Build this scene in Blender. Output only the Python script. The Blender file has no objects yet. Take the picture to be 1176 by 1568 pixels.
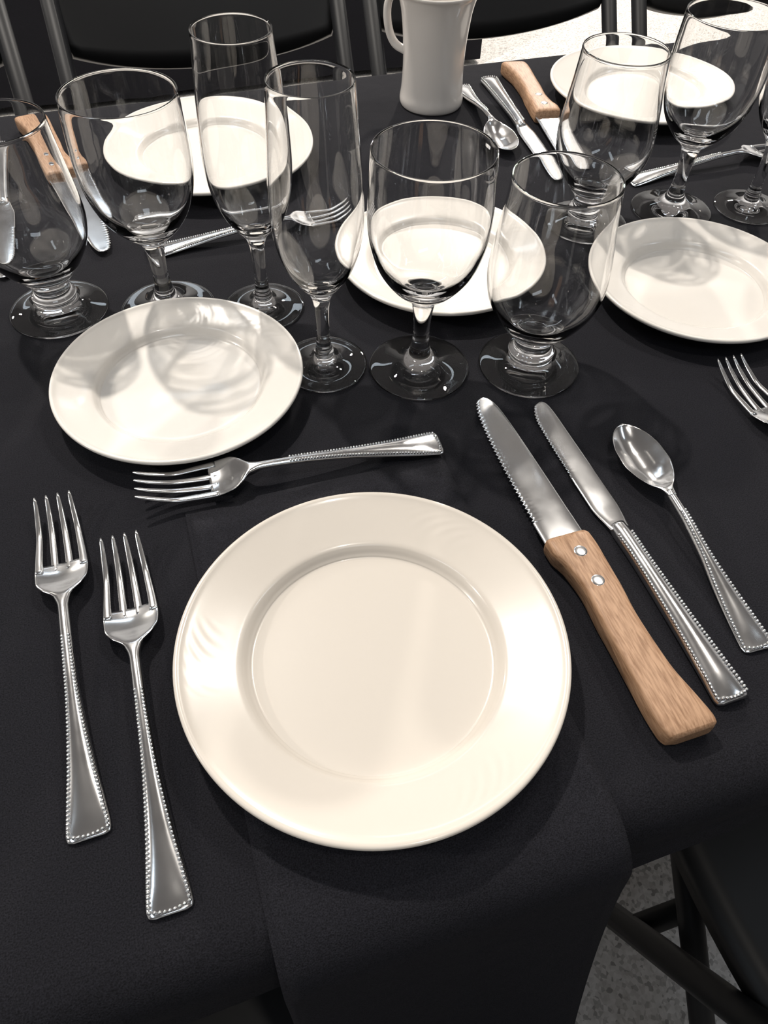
import bpy, bmesh, math, random
import numpy as np
from mathutils import Vector, Matrix
random.seed(3)
TZ=.75
# ---------- helpers ----------
def new_mat(name,base=(.8,.8,.8),rough=.5,metal=0,**k):
    m=bpy.data.materials.new(name); m.use_nodes=True
    b=m.node_tree.nodes['Principled BSDF']
    b.inputs['Base Color'].default_value=(*base,1); b.inputs['Roughness'].default_value=rough; b.inputs['Metallic'].default_value=metal
    for kk,v in k.items(): b.inputs[kk.replace('_',' ')].default_value=v
    return m
def nd(m,t,**k):
    n=m.node_tree.nodes.new(t)
    for a,b in k.items(): setattr(n,a,b)
    return n
def lk(m,a,b): m.node_tree.links.new(a,b)
def bsdf(m): return m.node_tree.nodes['Principled BSDF']
def obj(name,me,loc=(0,0,0),rot=0,mats=None,rx=0,ry=0):
    o=bpy.data.objects.new(name,me); bpy.context.collection.objects.link(o)
    o.location=loc; o.rotation_euler=(rx,ry,rot)
    if mats and not me.materials:
        for m in mats: me.materials.append(m)
    return o
def catmull(pts,n=6):
    P=[np.array(q,float) for q in pts]; P=[2*P[0]-P[1]]+P+[2*P[-1]-P[-2]]; o=[]
    for i in range(1,len(P)-2):
        a,b,c,d=P[i-1:i+3]
        for k in range(n):
            t=k/n
            o.append(.5*((2*b)+(-a+c)*t+(2*a-5*b+4*c-d)*t*t+(-a+3*b-3*c+d)*t**3))
    o.append(P[-2]); return [tuple(q) for q in o]
def lathe(name,prof,seg=96,smooth=True):
    bm=bmesh.new(); rings=[]
    for (rr,z) in prof:
        rr=max(rr,0)
        if rr<1e-5: rings.append([bm.verts.new((0,0,z))])
        else: rings.append([bm.verts.new((rr*math.cos(2*math.pi*i/seg),rr*math.sin(2*math.pi*i/seg),z)) for i in range(seg)])
    for a,b in zip(rings[:-1],rings[1:]):
        if len(a)==1 and len(b)==1: continue
        for i in range(seg):
            j=(i+1)%seg
            if len(a)==1: bm.faces.new((a[0],b[j],b[i]))
            elif len(b)==1: bm.faces.new((a[i],a[j],b[0]))
            else: bm.faces.new((a[i],a[j],b[j],b[i]))
    bmesh.ops.recalc_face_normals(bm,faces=bm.faces)
    me=bpy.data.meshes.new(name); bm.to_mesh(me); bm.free()
    if smooth: me.polygons.foreach_set('use_smooth',[True]*len(me.polygons))
    return me
def hermite(ks,n):
    K=np.array(ks,float); t=K[:,0]; tt=np.linspace(t[0],t[-1],n)
    tt=np.unique(np.concatenate([tt,t])); cols=[tt]
    for c in range(1,K.shape[1]):
        yv=K[:,c]; h=np.diff(t); dl=np.diff(yv)/h; m=np.zeros(len(t)); m[0]=dl[0]; m[-1]=dl[-1]
        for i in range(1,len(t)-1):
            m[i]=0 if dl[i-1]*dl[i]<=0 else 2*dl[i-1]*dl[i]/(dl[i-1]+dl[i])
        idx=np.clip(np.searchsorted(t,tt,side='right')-1,0,len(t)-2); s=(tt-t[idx])/h[idx]
        cols.append((2*s**3-3*s**2+1)*yv[idx]+(s**3-2*s**2+s)*h[idx]*m[idx]+(-2*s**3+3*s**2)*yv[idx+1]+(s**3-s**2)*h[idx]*m[idx+1])
    return np.stack(cols,1)
def sheet(bm,ks,n=60,M=12,mat=0,edge=None,pw=2.0):
    # rows: y, x-centre, half width, top z at centre, top z at edge, thickness
    S=hermite(ks,n); top=[];bot=[]
    for (y,xc,hw,zc,ze,th) in S:
        a=[];b=[]
        for j in range(M+1):
            s=-math.cos(math.pi*j/M)
            xx=xc+hw*s; zz=zc+(ze-zc)*abs(s)**pw
            if edge and s<0: xx+=edge(y)*s**4
            e=math.sqrt(max(0,1-s**4))
            a.append(bm.verts.new((xx,y,zz-th*.5*(1-e)))); b.append(bm.verts.new((xx,y,zz-th*.5*(1+e)-1e-6)))
        top.append(a);bot.append(b)
    F=[]
    for i in range(len(S)-1):
        for j in range(M):
            F.append(bm.faces.new((top[i][j],top[i][j+1],top[i+1][j+1],top[i+1][j])))
            F.append(bm.faces.new((bot[i][j],bot[i+1][j],bot[i+1][j+1],bot[i][j+1])))
        F.append(bm.faces.new((top[i][0],top[i+1][0],bot[i+1][0],bot[i][0])))
        F.append(bm.faces.new((top[i][M],bot[i][M],bot[i+1][M],top[i+1][M])))
    for k in (0,len(S)-1):
        for j in range(M): F.append(bm.faces.new((top[k][j],bot[k][j],bot[k][j+1],top[k][j+1])))
    for q in F: q.material_index=mat; q.smooth=True
    return S
def beads(bm,S,y0,y1,step=.0019,r=.00085,ins=.0013,mat=0):
    def one(x_,y_,z_):
        rr=bmesh.ops.create_icosphere(bm,subdivisions=2,radius=r,matrix=Matrix.Translation((x_,y_,z_)))
        for vv in rr['verts']:
            for ff in vv.link_faces: ff.smooth=True; ff.material_index=mat
    y=y0
    while y<y1:
        v=[np.interp(y,S[:,0],S[:,k]) for k in range(6)]
        for sg in (-1,1):
            q=max(0,1-ins/v[2]); one(v[1]+sg*v[2]*q,y,v[3]+(v[4]-v[3])*q*q+.0001)
        y+=step
    w=np.interp(y0,S[:,0],S[:,2])-ins; z=np.interp(y0,S[:,0],S[:,3]); n=int(2*w/step)
    for k in range(1,n):
        x_=-w+2*w*k/n; one(x_,y0-.0016*(1-(x_/w)**2),z)
def fin(bm,name):
    bmesh.ops.recalc_face_normals(bm,faces=bm.faces)
    me=bpy.data.meshes.new(name); bm.to_mesh(me); bm.free(); return me
def tube(bm,a,b,r,seg=12,mat=0,sx=1):
    a=Vector(a);b=Vector(b); d=b-a; q=d.to_track_quat('Z','Y').to_matrix().to_4x4()
    rr=bmesh.ops.create_cone(bm,cap_ends=True,segments=seg,radius1=r,radius2=r,depth=d.length,matrix=Matrix.Translation((a+b)/2)@q@Matrix.Diagonal((sx,1,1,1)))
    for v in rr['verts']:
        for ff in v.link_faces: ff.material_index=mat; ff.smooth=len(ff.verts)==4
# ---------- materials ----------
m_glass=new_mat('clear_glass',(1,1,1),0.0,0,Transmission_Weight=1.0,IOR=1.46)
m_steel=new_mat('stainless_steel',(.80,.80,.80),.16,1)
n=nd(m_steel,'ShaderNodeTexNoise'); n.inputs['Scale'].default_value=60; n.inputs['Detail'].default_value=4
rp=nd(m_steel,'ShaderNodeMapRange'); rp.inputs['To Min'].default_value=.10; rp.inputs['To Max'].default_value=.24
tc=nd(m_steel,'ShaderNodeTexCoord'); lk(m_steel,tc.outputs['Object'],n.inputs['Vector']); lk(m_steel,n.outputs['Fac'],rp.inputs['Value']); lk(m_steel,rp.outputs['Result'],bsdf(m_steel).inputs['Roughness'])
def china(name,col,R):
    m=new_mat(name,col,.24,0,Coat_Weight=.45,Coat_Roughness=.06)
    tc=nd(m,'ShaderNodeTexCoord'); sp=nd(m,'ShaderNodeSeparateXYZ'); lk(m,tc.outputs['Object'],sp.inputs[0])
    def M(op,a,b=None,c=None):
        q=nd(m,'ShaderNodeMath',operation=op)
        for i,v in enumerate((a,b,c)):
            if v is None: continue
            if isinstance(v,(int,float)): q.inputs[i].default_value=v
            else: lk(m,v,q.inputs[i])
        return q.outputs[0]
    X,Y=sp.outputs[0],sp.outputs[1]
    rad=M('SQRT',M('ADD',M('MULTIPLY',X,X),M('MULTIPLY',Y,Y))); ang=M('ARCTAN2',Y,X)
    # embossed scroll motif at three places on the rim: curved strokes fanning from the lip
    sect=M('SINE',M('MULTIPLY_ADD',ang,3,.9)); mask=M('MINIMUM',M('MAXIMUM',M('MULTIPLY',M('SUBTRACT',sect,.70),4),0),1)
    rn=M('DIVIDE',M('SUBTRACT',rad,R*.76),R*.2)
    rm=M('MULTIPLY',M('MAXIMUM',M('SINE',M('MULTIPLY',rn,3.14159)),0),M('MULTIPLY',M('GREATER_THAN',rn,0),M('LESS_THAN',rn,1)))
    wv=M('SINE',M('ADD',M('MULTIPLY',M('MULTIPLY',rn,rn),15),M('MULTIPLY',ang,66)))
    h=M('MULTIPLY',M('MULTIPLY',wv,mask),rm)
    bp=nd(m,'ShaderNodeBump'); bp.inputs['Strength'].default_value=.10; bp.inputs['Distance'].default_value=.0004
    lk(m,h,bp.inputs['Height']); lk(m,bp.outputs[0],bsdf(m).inputs['Normal'])
    return m
m_china=china('cream_china',(.69,.635,.565),.0908); m_china2=china('ivory_china',(.80,.76,.705),.0772)  # ivory is whiter china, raised further to stand in for stronger light farther back
m_mug=new_mat('white_stoneware',(.76,.72,.68),.15,0,Coat_Weight=.4)
def cloth(name,v,sc):
    m=new_mat(name,(v,v,v*1.15),.95,0,Specular_IOR_Level=.18)
    tc=nd(m,'ShaderNodeTexCoord')
    w2=nd(m,'ShaderNodeTexNoise'); w2.inputs['Scale'].default_value=sc; w2.inputs['Detail'].default_value=2
    lk(m,tc.outputs['Object'],w2.inputs['Vector'])
    cb=nd(m,'ShaderNodeCombineColor')
    for i,kk in enumerate((1,1,1.28)):
        rp=nd(m,'ShaderNodeMapRange'); rp.inputs['From Min'].default_value=.3; rp.inputs['From Max'].default_value=.7; rp.inputs['To Min'].default_value=v*.5*kk; rp.inputs['To Max'].default_value=v*1.8*kk
        lk(m,w2.outputs['Fac'],rp.inputs['Value']); lk(m,rp.outputs[0],cb.inputs[i])
    lk(m,cb.outputs[0],bsdf(m).inputs['Base Color'])
    w3=nd(m,'ShaderNodeTexNoise'); w3.inputs['Scale'].default_value=14; w3.inputs['Detail'].default_value=3; lk(m,tc.outputs['Object'],w3.inputs['Vector'])
    bp=nd(m,'ShaderNodeBump'); bp.inputs['Strength'].default_value=.7; bp.inputs['Distance'].default_value=.0004
    b2=nd(m,'ShaderNodeBump'); b2.inputs['Strength'].default_value=.5; b2.inputs['Distance'].default_value=.006
    lk(m,w3.outputs['Fac'],b2.inputs['Height']); lk(m,b2.outputs[0],bp.inputs['Normal'])
    lk(m,w2.outputs['Fac'],bp.inputs['Height']); lk(m,bp.outputs[0],bsdf(m).inputs['Normal'])
    return m
m_cloth=cloth('black_tablecloth_fabric',.0098,1500); m_nap=cloth('black_napkin_fabric',.0120,1700)
m_wood=new_mat('beech_wood',(.5,.3,.17),.5)
tc=nd(m_wood,'ShaderNodeTexCoord'); mp=nd(m_wood,'ShaderNodeMapping'); mp.inputs['Scale'].default_value=(420,45,420)
n=nd(m_wood,'ShaderNodeTexNoise'); n.inputs['Scale'].default_value=2.2; n.inputs['Detail'].default_value=6; n.inputs['Distortion'].default_value=.3
cr=nd(m_wood,'ShaderNodeValToRGB'); e=cr.color_ramp.elements; e[0].position=.3; e[0].color=(.25,.13,.065,1); e[1].position=.62; e[1].color=(.47,.285,.17,1)
lk(m_wood,tc.outputs['Object'],mp.inputs[0]); lk(m_wood,mp.outputs[0],n.inputs['Vector']); lk(m_wood,n.outputs['Fac'],cr.inputs[0]); lk(m_wood,cr.outputs[0],bsdf(m_wood).inputs['Base Color'])
m_chair=new_mat('black_chair_plastic',(.006,.006,.0065),.45,0,Specular_IOR_Level=.3); m_chairm=new_mat('black_painted_steel',(.006,.0065,.008),.5,0,Specular_IOR_Level=.25)
m_floor=new_mat('terrazzo_floor',(.5,.48,.45),.45)
tc=nd(m_floor,'ShaderNodeTexCoord'); v=nd(m_floor,'ShaderNodeTexVoronoi'); v.inputs['Scale'].default_value=220
n=nd(m_floor,'ShaderNodeTexNoise'); n.inputs['Scale'].default_value=90; n.inputs['Detail'].default_value=5
cr=nd(m_floor,'ShaderNodeValToRGB'); e=cr.color_ramp.elements; e[0].position=.0; e[0].color=(.17,.155,.14,1); e[1].position=.75; e[1].color=(.70,.67,.64,1)
q=cr.color_ramp.elements.new(.3); q.color=(.52,.49,.46,1)
mx=nd(m_floor,'ShaderNodeMix',data_type='RGBA'); mx.inputs[0].default_value=.35
lk(m_floor,tc.outputs['Object'],v.inputs['Vector']); lk(m_floor,tc.outputs['Object'],n.inputs['Vector'])
sp=nd(m_floor,'ShaderNodeSeparateColor'); lk(m_floor,v.outputs['Color'],sp.inputs[0]); lk(m_floor,sp.outputs[0],cr.inputs[0])
cr2=nd(m_floor,'ShaderNodeValToRGB'); e=cr2.color_ramp.elements; e[0].position=.35; e[0].color=(.42,.40,.37,1); e[1].position=.65; e[1].color=(.72,.69,.66,1)
lk(m_floor,n.outputs['Fac'],cr2.inputs[0]); lk(m_floor,cr.outputs[0],mx.inputs[6]); lk(m_floor,cr2.outputs[0],mx.inputs[7]); lk(m_floor,mx.outputs[2],bsdf(m_floor).inputs['Base Color'])
m_wall=new_mat('painted_wall',(.60,.61,.63),.8); m_ceil=new_mat('painted_ceiling',(.24,.24,.25),.9); m_trim=new_mat('trim_paint',(.05,.05,.05),.5)
# ---------- meshes ----------
def plate_mesh(name,R,h,rin):
    P=[(0,.0032),(rin*.55,.0033),(rin*.90,.0037),(rin*.96,.0049),(rin,.0078),(rin*1.035,.0096),(rin*1.12,.0112),(R*.93,h-.0019),(R*.975,h-.0002),(R*.995,h-.0004),(R,h-.0018),(R*.985,h-.0034),
       (R*.93,h-.0058),(rin*1.12,.0065),(rin*1.0,.0045),(rin*.93,.0012),(rin*.90,0.0),(rin*.86,0.0),(rin*.84,.0012),(0,.0012)]
    return lathe(name,catmull(P,5),160)
me_plate=plate_mesh('dinner_plate_mesh',.0908,.0182,.0605); me_plate.materials.append(m_china)
me_bread=plate_mesh('bread_plate_mesh',.0772,.0165,.0525); me_bread.materials.append(m_china2)
me_plate2=me_plate.copy(); me_plate2.materials.clear(); me_plate2.materials.append(m_china2)
def glass_mesh(name,outer,inner):
    me=lathe(name,catmull(outer,6)+catmull(inner,6),112); me.materials.append(m_glass); return me
me_gob=glass_mesh('goblet_mesh',
 [(0,.0016),(.018,.0012),(.029,.0004),(.0318,.0002),(.0326,.0012),(.0318,.0022),(.024,.0040),(.015,.0072),(.0095,.0115),(.0066,.017),(.0052,.026),(.0053,.036),(.0062,.046),(.0080,.053),(.0125,.0575),(.0205,.0650),(.0285,.0770),(.0332,.092),(.0347,.107),(.0346,.120),(.0338,.135),(.0332,.1440),(.0330,.1450)],
 [(.0325,.1450),(.0322,.1435),(.0328,.134),(.0336,.120),(.0337,.107),(.0321,.0930),(.0271,.0790),(.0182,.0680),(.009,.0635),(0,.0620)])
me_flu=glass_mesh('flute_mesh',
 [(0,.0015),(.015,.0012),(.0245,.0004),(.0270,.0002),(.0278,.0012),(.0270,.0021),(.019,.0034),(.0105,.0060),(.0062,.0095),(.0066,.0125),(.0050,.0165),(.0042,.026),(.0043,.040),(.0052,.050),(.0075,.0565),(.0125,.0630),(.0190,.0730),(.0240,.0870),(.0260,.1030),(.0258,.122),(.0244,.145),(.0228,.166),(.0221,.1762),(.0219,.1770)],
 [(.0214,.1770),(.0212,.1755),(.0219,.165),(.0235,.145),(.0249,.122),(.0250,.103),(.0230,.0878),(.0180,.0747),(.0110,.0658),(.005,.0625),(0,.0618)])
me_sni=glass_mesh('snifter_mesh',
 [(0,.0018),(.018,.0014),(.0295,.0004),(.0322,.0002),(.0331,.0013),(.0322,.0025),(.0235,.0045),(.0165,.0075),(.0140,.0110),(.0152,.0140),(.0128,.0175),(.0118,.0205),(.0135,.0245),(.0190,.0310),(.0262,.0400),(.0328,.0520),(.0357,.0650),(.0356,.0770),(.0338,.0930),(.0316,.1110),(.0304,.1255),(.0303,.1280),(.0300,.1290)],
 [(.0295,.1290),(.0293,.1275),(.0306,.1110),(.0328,.0930),(.0346,.0770),(.0346,.0655),(.0317,.0532),(.0252,.0427),(.0172,.0348),(.008,.0312),(0,.0300)])
def handle_rows(L,z0=.0022,zn=.0115,we=.0092,wn=.0028):
    return [(0,0,we*.70,z0,z0-.0002,.0016),(.0010,0,we*.93,z0+.0002,z0-.0002,.002),(.0035,0,we,z0+.0004,z0,.002),(.012,0,we*.93,z0+.0016,z0+.0004,.002),(.035,0,we*.66,z0+.0040,z0+.0022,.0025),
            (L*.6,0,wn*1.25,z0+.0070,z0+.0056,.0028),(L*.85,0,wn,zn-.0004,zn-.0013,.0028),(L,0,wn*.95,zn,zn-.0008,.0028)]
def fork_mesh(name):
    bm=bmesh.new(); L=.118
    K=handle_rows(L)+[(.126,0,.0042,.0108,.0108,.0024),(.132,0,.0095,.0086,.0100,.0019),(.138,0,.0126,.0062,.0086,.0017),(.146,0,.0132,.0044,.0066,.0016),(.1515,0,.0130,.0040,.0058,.0015)]
    S=sheet(bm,K,90,14); beads(bm,S,.0030,.100)
    for i,c in enumerate((-1.5,-.5,.5,1.5)):
        o=abs(c)/1.5
        zb=.0040+.0018*o*o
        sheet(bm,[(.1465,c*.0074,.0022,zb+.0003,zb+.0003,.0015),(.154,c*.0073,.0020,zb-.0001,zb-.0001,.0016),(.170,c*.0067,.0017,.0052,.0052,.0016),(.185,c*.0062,.0014,.0088,.0088,.0015),(.193,c*.006,.0010,.0118,.0118,.0012),(.1955,c*.006,.0004,.0128,.0128,.0008)],24,6)
    for v_ in bm.verts: v_.co.y*=.945
    me=fin(bm,name); me.materials.append(m_steel); return me
me_fork=fork_mesh('fork_mesh')
def spoon_mesh(name):
    bm=bmesh.new(); L=.098
    K=handle_rows(L,we=.0088,wn=.0026,zn=.0125)
    S=sheet(bm,K,70,12); beads(bm,S,.0030,.084)
    sheet(bm,[(.094,0,.0023,.0125,.0125,.0024),(.100,0,.0036,.0112,.0118,.0020),(.106,0,.0080,.0070,.0104,.0014),(.114,0,.0120,.0034,.0098,.0012),(.124,0,.0144,.0020,.0094,.0012),(.134,0,.0141,.0020,.0092,.0012),(.144,0,.0115,.0036,.0090,.0012),(.150,0,.0080,.0058,.0088,.0012),(.1535,0,.0042,.0076,.0088,.0011),(.155,0,.0008,.0088,.0088,.001)],60,16)
    me=fin(bm,name); me.materials.append(m_steel); return me
me_spoon=spoon_mesh('teaspoon_mesh')
def dknife_mesh(name):
    bm=bmesh.new(); L=.110
    K=[(0,0,.0060,.0035,.0032,.003),(.0010,0,.0084,.0042,.0036,.004),(.0035,0,.0092,.0050,.0040,.0045),(.015,0,.0084,.0060,.0042,.005),(.05,0,.0064,.0066,.0040,.0056),(.09,0,.0052,.0064,.0038,.0056),(.104,0,.0054,.0062,.0036,.0056),(L,0,.0050,.0054,.0036,.005)]
    S=sheet(bm,K,70,12); beads(bm,S,.0030,.102)
    sheet(bm,[(.107,0,.0056,.0040,.0036,.0022),(.113,0,.0066,.0034,.0031,.0016),(.125,-.0003,.0082,.0030,.0028,.0014),(.165,-.0004,.0080,.0028,.0026,.0013),(.195,.0000,.0074,.0027,.0025,.0012),(.206,.001,.0058,.0026,.0025,.0011),(.2105,.002,.0036,.0026,.0025,.001),(.212,.0028,.001,.0025,.0025,.0009)],300,14,
          edge=lambda y:.0009*abs(math.sin(math.pi*y/.0026)) if .15<y<.209 else 0)
    me=fin(bm,name); me.materials.append(m_steel); return me
me_dk=dknife_mesh('dinner_knife_mesh')
def sknife_mesh(name):
    bm=bmesh.new()
    ks=[(0,.0040,.0095,.0112,.0098,.0080),(.0015,.0036,.0122,.0128,.0112,.0122),(.005,.0030,.0130,.0136,.0122,.0136),(.014,.0018,.0124,.0140,.0128,.0140),(.034,.0002,.0102,.0140,.0128,.0140),(.060,0,.0094,.0140,.0128,.0140),(.082,.0012,.0096,.0140,.0128,.0140),(.098,.0005,.0108,.0140,.0128,.0140),(.108,-.0010,.0126,.0138,.0126,.0138),(.114,-.0012,.0126,.0132,.0120,.0132),(.1165,-.0012,.0118,.0118,.0108,.011)]
    S=hermite(ks,70); rings=[]
    for (y,xc,hw,zc,ze,th) in S:
        cz=zc-th/2; ring=[]
        for k in range(28):
            a=2*math.pi*k/28; c=math.cos(a); s=math.sin(a)
            ring.append(bm.verts.new((xc+hw*math.copysign(abs(c)**.36,c),y,cz+th/2*math.copysign(abs(s)**.36,s))))
        rings.append(ring)
    for a,b in zip(rings[:-1],rings[1:]):
        for k in range(28):
            q=bm.faces.new((a[k],a[(k+1)%28],b[(k+1)%28],b[k])); q.smooth=True; q.material_index=1
    for rg in (rings[0],rings[-1]):
        q=bm.faces.new(rg); q.material_index=1
    for yy in (.103,.084):
        rr=bmesh.ops.create_uvsphere(bm,u_segments=20,v_segments=8,radius=.0037,matrix=Matrix.Translation((-.0004,yy,.0138))@Matrix.Diagonal((1,1,.12,1)))
        for v_ in rr['verts']:
            for ff in v_.link_faces: ff.material_index=0; ff.smooth=True
    z=.0078
    sheet(bm,[(.110,-.0010,.0116,z,z,.0022),(.118,-.0010,.0118,z,z,.002),(.140,-.0012,.0116,z-.0005,z-.0006,.0019),(.175,-.0010,.0108,z-.0015,z-.0016,.0017),(.205,-.0004,.0094,z-.0025,z-.0025,.0015),(.222,.0002,.0078,z-.0031,z-.0031,.0013),(.230,.0006,.0058,z-.0034,z-.0034,.0012),(.2335,.0010,.0036,z-.0035,z-.0035,.0011),(.2350,.0012,.001,z-.0036,z-.0036,.001)],420,16,
          edge=lambda y:.0013*abs(math.sin(math.pi*y/.0031)) if .132<y<.231 else 0)
    me=fin(bm,name); me.materials.append(m_steel); me.materials.append(m_wood); return me
me_sk=sknife_mesh('steak_knife_mesh')
def mug_mesh(name):
    prof=catmull([(0,.002),(.024,.002),(.027,0),(.0300,.001),(.0312,.006),(.0300,.016),(.0292,.035),(.0298,.056),(.0325,.080),(.0360,.0935),(.0382,.0975),(.0384,.0990),(.0374,.0993),(.0352,.096),(.031,.080),(.0270,.056),(.0265,.035),(.0262,.012),(.022,.0065),(0,.006)],5)
    bm=bmesh.new(); me=lathe('tmp',prof,80); bm.from_mesh(me)
    path=catmull([(.031,.088),(.040,.089),(.047,.083),(.0485,.070),(.0455,.056),(.039,.047),(.028,.043)],6); rings=[]
    for i,(a,z) in enumerate(path):
        b=path[min(i+1,len(path)-1)]; c=path[max(i-1,0)]; t=Vector((b[0]-c[0],0,b[1]-c[1])).normalized(); nrm=Vector((-t.z,0,t.x))
        rings.append([bm.verts.new(Vector((a,0,z))+nrm*.0034*math.cos(k*math.pi/6)+Vector((0,1,0))*.0055*math.sin(k*math.pi/6)) for k in range(12)])
    for a,b in zip(rings[:-1],rings[1:]):
        for k in range(12): q=bm.faces.new((a[k],a[(k+1)%12],b[(k+1)%12],b[k])); q.smooth=True
    me=fin(bm,name); me.polygons.foreach_set('use_smooth',[True]*len(me.polygons)); me.materials.append(m_mug); return me
me_mug=mug_mesh('coffee_mug_mesh')
# ---------- placement (table frame, metres; origin = near plate centre) ----------
def place(name,me,xy,rot=0,z=TZ,rx=0,ry=0): return obj(name,me,(xy[0],xy[1],z),rot,None,rx,ry)
def along(name,me,a,b,z=TZ,sy=1):  # a = handle end, b = tip
    o=place(name,me,a,math.atan2(-(b[0]-a[0]),b[1]-a[1]),z+(.0006 if me is me_dk else 0)); o.scale=(1,sy,1); return o
receivers=[]; casters=[]
receivers.append(place('dinner_plate',me_plate,(0,0),z=TZ+.0032,rot=.6))
for xy,rt in (((-.059,.219),.3),((.146,.301),2.2),((.3155,.221),1.2)): receivers.append(place('bread_plate',me_bread,xy,rt))
for xy in ((.093,.198),(-.056,.307),(.362,.328)): casters.append(place('wine_goblet',me_gob,xy))
for xy in ((.034,.218),(.009,.290),(.428,.314)): casters.append(place('champagne_flute',me_flu,xy))
for xy in ((.164,.180),(-.129,.327),(.283,.330)): casters.append(place('stemmed_beer_glass',me_sni,xy))
along('dinner_fork',me_fork,(-.135,-.043),(-.139,.153)); along('dinner_fork',me_fork,(-.107,-.081),(-.107,.114))
along('dessert_fork',me_fork,(.081,.1255),(-.095,.1335),TZ+.0030,.955)
along('steak_knife',me_sk,(.121,-.080),(.119,.155)); along('dinner_knife',me_dk,(.155,-.070),(.152,.148)); along('teaspoon',me_spoon,(.184,-.050),(.191,.109))
along('dinner_fork',me_fork,(.292,-.047),(.287,.140))
# opposite side settings
for O in ((.009,.514),(.443,.526)): receivers.append(place('dinner_plate',me_plate2,O,2.0,TZ))
along('steak_knife',me_sk,(-.135,.618),(-.092,.388)); along('dinner_knife',me_dk,(-.168,.586),(-.163,.374)); along('teaspoon',me_spoon,(-.195,.560),(-.215,.400))
along('dessert_fork',me_fork,(-.063,.379),(.118,.387),sy=.92)
along('steak_knife',me_sk,(.347,.616),(.310,.385)); along('dinner_knife',me_dk,(.312,.605),(.292,.395)); along('teaspoon',me_spoon,(.280,.600),(.266,.440))
along('dessert_fork',me_fork,(.350,.378),(.530,.390))
place('coffee_mug',me_mug,(.237,.572),math.radians(140))
ny=-.106; fy=.665
XL,XR=-.98,1.35
def cloth_mesh(name,XL,XR,ny,fy,dn,df):
    prof=[]
    for k in range(7): prof.append((ny-.004,TZ-.03-dn+dn*k/6,1-k/6))
    for k in range(6): a=math.pi/2*k/5; prof.append((ny+.02-.022*math.cos(a)-.002,TZ-.02+.02*math.sin(a),0))
    for k in range(1,20): prof.append((ny+.02+(fy-ny-.04)*k/20,TZ,0))
    for k in range(6): a=math.pi/2*k/5; prof.append((fy-.02+.02*math.sin(a),TZ-.02+.02*math.cos(a),0))
    for k in range(1,7): prof.append((fy+.003,TZ-.03-df*k/6,-k/6))
    bm=bmesh.new(); G=[]; nx=120
    for i in range(nx+1):
        xx=XL+(XR-XL)*i/nx
        G.append([bm.verts.new((xx,y-w*.003*(1+math.sin(xx*23)+.4*math.sin(xx*51)),z)) for (y,z,w) in prof])
    for i in range(nx):
        for j in range(len(prof)-1): bm.faces.new((G[i][j],G[i+1][j],G[i+1][j+1],G[i][j+1])).smooth=True
    for g,sx in ((G[0],-1),(G[-1],1)):
        tp=g[12:-6]; low=[bm.verts.new((v.co.x+sx*.01,v.co.y,TZ-.03-min(dn,df))) for v in tp]
        for a in range(len(tp)-1): bm.faces.new((tp[a],tp[a+1],low[a+1],low[a]))
    return fin(bm,name)
receivers.append(obj('tablecloth',cloth_mesh('tablecloth_mesh',XL,XR,ny,fy,.012,.28),mats=[m_cloth]))
def table_mesh(name,XL,XR,ny,fy):
    bm=bmesh.new()
    bmesh.ops.create_cube(bm,size=1,matrix=Matrix.Translation(((XL+XR)/2,(ny+fy)/2,TZ-.022))@Matrix.Diagonal((XR-XL-.04,fy-ny-.03,.03,1)))
    for sx in (XL+.25,XR-.25):
        for sy in (ny+.1,fy-.1): tube(bm,(sx,sy,TZ-.03),(sx,sy,0),.014)
        tube(bm,(sx,ny+.1,.15),(sx,fy-.1,.15),.01)
    return fin(bm,name)
obj('banquet_table',table_mesh('banquet_table_mesh',XL,XR,ny,fy),mats=[m_chairm])
# second draped table across the aisle
obj('tablecloth',cloth_mesh('tablecloth_mesh_b',-.9,1.17,2.5,3.26,.70,.70),mats=[m_cloth])
obj('banquet_table',table_mesh('banquet_table_mesh_b',-.9,1.17,2.5,3.26),mats=[m_chairm])
# napkin
def napkin_mesh():
    bm=bmesh.new()
    def layer(xl,xr,yt,z0,th,hang):
        path=[(yt,z0,0)]
        for k in range(1,12): path.append((yt+(ny+.02-yt)*k/12,z0,0))
        for k in range(7): a=math.pi/2*k/6; path.append((ny+.016-.030*math.sin(a),z0-.024+.024*math.cos(a),0))
        y1,z1,_=path[-1]
        for k in range(1,14): path.append((y1-.035*(k/13)**1.3,z1-hang*k/13,k/13))
        G=[];NX=28
        for (y,z,w) in path:
            row=[]
            for i in range(NX+1):
                s=i/NX; xx=xl+(xr-xl)*s
                row.append(bm.verts.new((xx,y-w*.006*(math.sin(s*7+1)),z)))
            G.append(row)
        F=[]
        for a,b in zip(G[:-1],G[1:]):
            for i in range(NX): F.append(bm.faces.new((a[i],a[i+1],b[i+1],b[i])))
        bmesh.ops.recalc_face_normals(bm,faces=F)
        bmesh.ops.solidify(bm,geom=F,thickness=th)
    layer(-.0725,.0795,.1185,TZ+.0012,.0010,.20)
    layer(-.0700,.0780,.1150,TZ+.0025,.0010,.20)
    for q in bm.faces: q.smooth=True
    return fin(bm,'napkin_mesh')
receivers.append(obj('napkin',napkin_mesh(),mats=[m_nap]))
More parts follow.
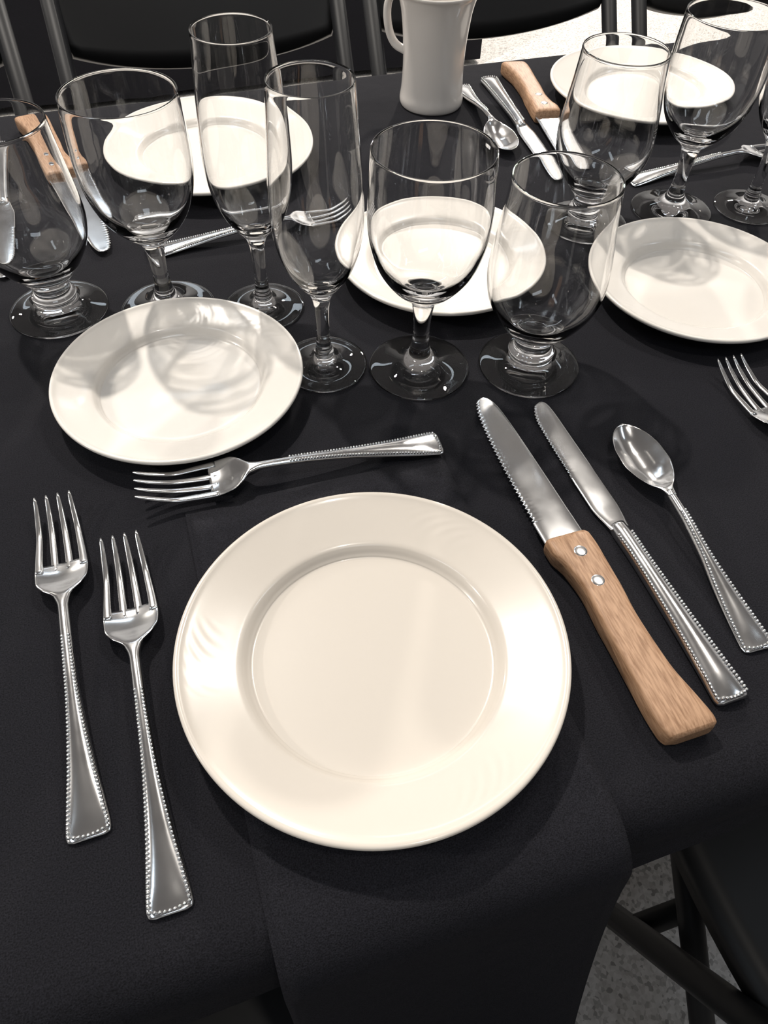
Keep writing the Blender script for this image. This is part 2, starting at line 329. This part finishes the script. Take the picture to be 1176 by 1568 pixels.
# chairs
def chair_mesh():
    bm=bmesh.new()
    for s in (-1,1):
        tube(bm,(s*.205,-.27,.80),(s*.205,.20,.0),.0125,mat=1)
        tube(bm,(s*.165,.10,.43),(s*.165,-.26,.0),.0115,mat=1)
    tube(bm,(-.205,.13,.12),(.205,.13,.12),.009,mat=1); tube(bm,(-.165,-.19,.085),(.165,-.19,.085),.009,mat=1)
    tube(bm,(-.205,-.10,.50),(.205,-.10,.50),.009,mat=1); tube(bm,(-.205,.03,.29),(.205,.03,.29),.011,mat=1)
    def panel(f,nu,nv,th):
        A=[[None]*(nv+1) for _ in range(nu+1)]
        for i in range(nu+1):
            for j in range(nv+1): A[i][j]=bm.verts.new(f(i/nu*2-1,j/nv*2-1))
        F=[bm.faces.new((A[i][j],A[i+1][j],A[i+1][j+1],A[i][j+1])) for i in range(nu) for j in range(nv)]
        bmesh.ops.recalc_face_normals(bm,faces=F); bmesh.ops.solidify(bm,geom=F,thickness=th)
    def sq(u,v,k=.12): return u*(1-k*v*v*u*u), v*(1-k*u*u*v*v)
    def seat(u,v):
        a,b=sq(u,v); return (a*.195,b*.195,.445-.012*(1-u*u)*(1-v*v)+.012*(v**4)*(1 if v<0 else -1)*.6)
    panel(seat,16,16,.018)
    def back(u,v):
        a,b=sq(u,v,.1); z=.705+b*.11*(1-.10*u*u)+.012*u*u; return (a*.215,-.225-(z-.705)*.5-.03*(1-u*u),z)
    panel(back,20,10,.016)
    for q in bm.faces: q.smooth=True
    me=fin(bm,'folding_chair_mesh'); me.materials.append(m_chair); me.materials.append(m_chairm); return me
me_ch=chair_mesh()
obj('folding_chair',me_ch,(.43,-.135,0),.0)
obj('folding_chair',me_ch,(-.085,-.215,0),.22)
for xx,rr in ((-.39,.03),(.08,-.02),(.547,.0),(1.015,.03)): obj('folding_chair',me_ch,(xx,.925,0),math.pi+rr)
# room
def slab(name,c,s,m):
    bm=bmesh.new(); bmesh.ops.create_cube(bm,size=1,matrix=Matrix.Diagonal((*s,1))); return obj(name,fin(bm,name),c,mats=[m])
x0_,x1_,y0_,y1_,ZC=-4,5,-4,6,3.2
slab('floor',((x0_+x1_)/2,(y0_+y1_)/2,-.05),(x1_-x0_+.2,y1_-y0_+.2,.1),m_floor)
slab('ceiling',((x0_+x1_)/2,(y0_+y1_)/2,ZC+.05),(x1_-x0_+.2,y1_-y0_+.2,.1),m_ceil)
slab('wall_left',(x0_-.05,(y0_+y1_)/2,ZC/2),(.1,y1_-y0_,ZC),m_wall); slab('wall_right',(x1_+.05,(y0_+y1_)/2,ZC/2),(.1,y1_-y0_,ZC),m_wall)
slab('wall_back',((x0_+x1_)/2,y1_+.05,ZC/2),(x1_-x0_,.1,ZC),m_wall); slab('wall_front',((x0_+x1_)/2,y0_-.05,ZC/2),(x1_-x0_,.1,ZC),m_wall)
for nm,c,s in (('baseboard_left',(x0_+.01,1,.05),(.02,10,.1)),('baseboard_right',(x1_-.01,1,.05),(.02,10,.1)),('baseboard_back',(.5,y1_-.01,.05),(9,.02,.1)),('baseboard_front',(.5,y0_+.01,.05),(9,.02,.1))): slab(nm,c,s,m_trim)
# lights
def lamp(xy,rad,P,col,z=ZC-.02,name='ceiling_spotlight'):
    bm=bmesh.new()
    bmesh.ops.create_cone(bm,cap_ends=True,segments=32,radius1=rad*1.3,radius2=rad*.9,depth=.14,matrix=Matrix.Translation((0,0,.08)))
    if z<ZC-.2: tube(bm,(0,0,.14),(0,0,ZC-z),.01)
    o=obj(name,fin(bm,name),(xy[0],xy[1],z-.15 if z>ZC-.2 else z),mats=[m_trim])
    l=bpy.data.lights.new(name+'_light','AREA'); l.shape='DISK'; l.size=rad*2; l.energy=P; l.color=col
    lo=bpy.data.objects.new('bulb',l); bpy.context.collection.objects.link(lo); lo.parent=o; lo.location=(0,0,.005)
    return o,lo
warm=(1,.935,.855)
o,lo=lamp((-3.0,.5),.08,75,warm,z=2.45,name='pendant_spotlight')
lo.rotation_euler=Vector((-3.0,.4,1.7)).to_track_quat('Z','Y').to_euler()
o,key=lamp((-.41,1.60),.045,98,warm); lamp((1.22,1.22),.05,19,warm); lamp((1.30,.86),.05,19,warm)
lamp((.25,-.55),.05,13,warm)  # added lamp, brightens the floor patch between the near chairs
lamp((2.3,4.0),.12,300,warm); lamp((-2.2,4.2),.12,70,warm)  # first lamp added to brighten the far floor on the right
# refractive caustics from the key lamp through the glassware
key.data.cycles.is_caustics_light=True
for q in casters: q.cycles.is_caustics_caster=True
for q in receivers: q.cycles.is_caustics_receiver=True
def panel_light(xy,sx,sy,P,col):  # added panels, give steel and glass bright things to reflect
    fr=slab('added_reflection_panel',(xy[0],xy[1],ZC-.03),(sx+.08,sy+.08,.05),m_trim)
    l=bpy.data.lights.new('panel_light','AREA'); l.shape='RECTANGLE'; l.size=sx; l.size_y=sy; l.energy=P; l.color=col
    lo=bpy.data.objects.new('added_panel_emitter',l); bpy.context.collection.objects.link(lo); lo.parent=fr; lo.location=(0,0,-.03)
cool=(.80,.90,1)
for xy,sx,sy,P in (((-.2,-1.9),1.2,.3,12),((-1.9,-.3),.3,1.2,14),((2.3,-.6),.3,1.2,14),((.2,3.4),1.8,.3,16)): panel_light(xy,sx,sy,P,cool)
w=bpy.data.worlds.new('world'); bpy.context.scene.world=w; w.use_nodes=True; w.node_tree.nodes['Background'].inputs[0].default_value=(.6,.7,.9,1); w.node_tree.nodes['Background'].inputs[1].default_value=.3
# camera
f,p,r,yaw,H=1160.,.8916,.0336,math.radians(19.2),.33
cam=bpy.data.cameras.new('camera'); co=bpy.data.objects.new('camera',cam); bpy.context.collection.objects.link(co)
cam.sensor_fit='VERTICAL'; cam.sensor_height=24; cam.lens=f/1568*24; cam.clip_start=.01
R0=Vector((1,0,0)); U0=Vector((0,math.sin(p),math.cos(p)))
Rr=R0*math.cos(r)+U0*math.sin(r); Ur=-R0*math.sin(r)+U0*math.cos(r); Bk=Rr.cross(Ur)
Mx=Matrix.Rotation(-yaw,3,'Z')@Matrix((Rr,Ur,Bk)).transposed()
co.matrix_world=Matrix.Translation((-.054,-.164,TZ+H))@Mx.to_4x4()
bpy.context.scene.camera=co
bpy.context.scene.view_settings.view_transform='Standard'
bpy.context.scene.view_settings.exposure=-.62
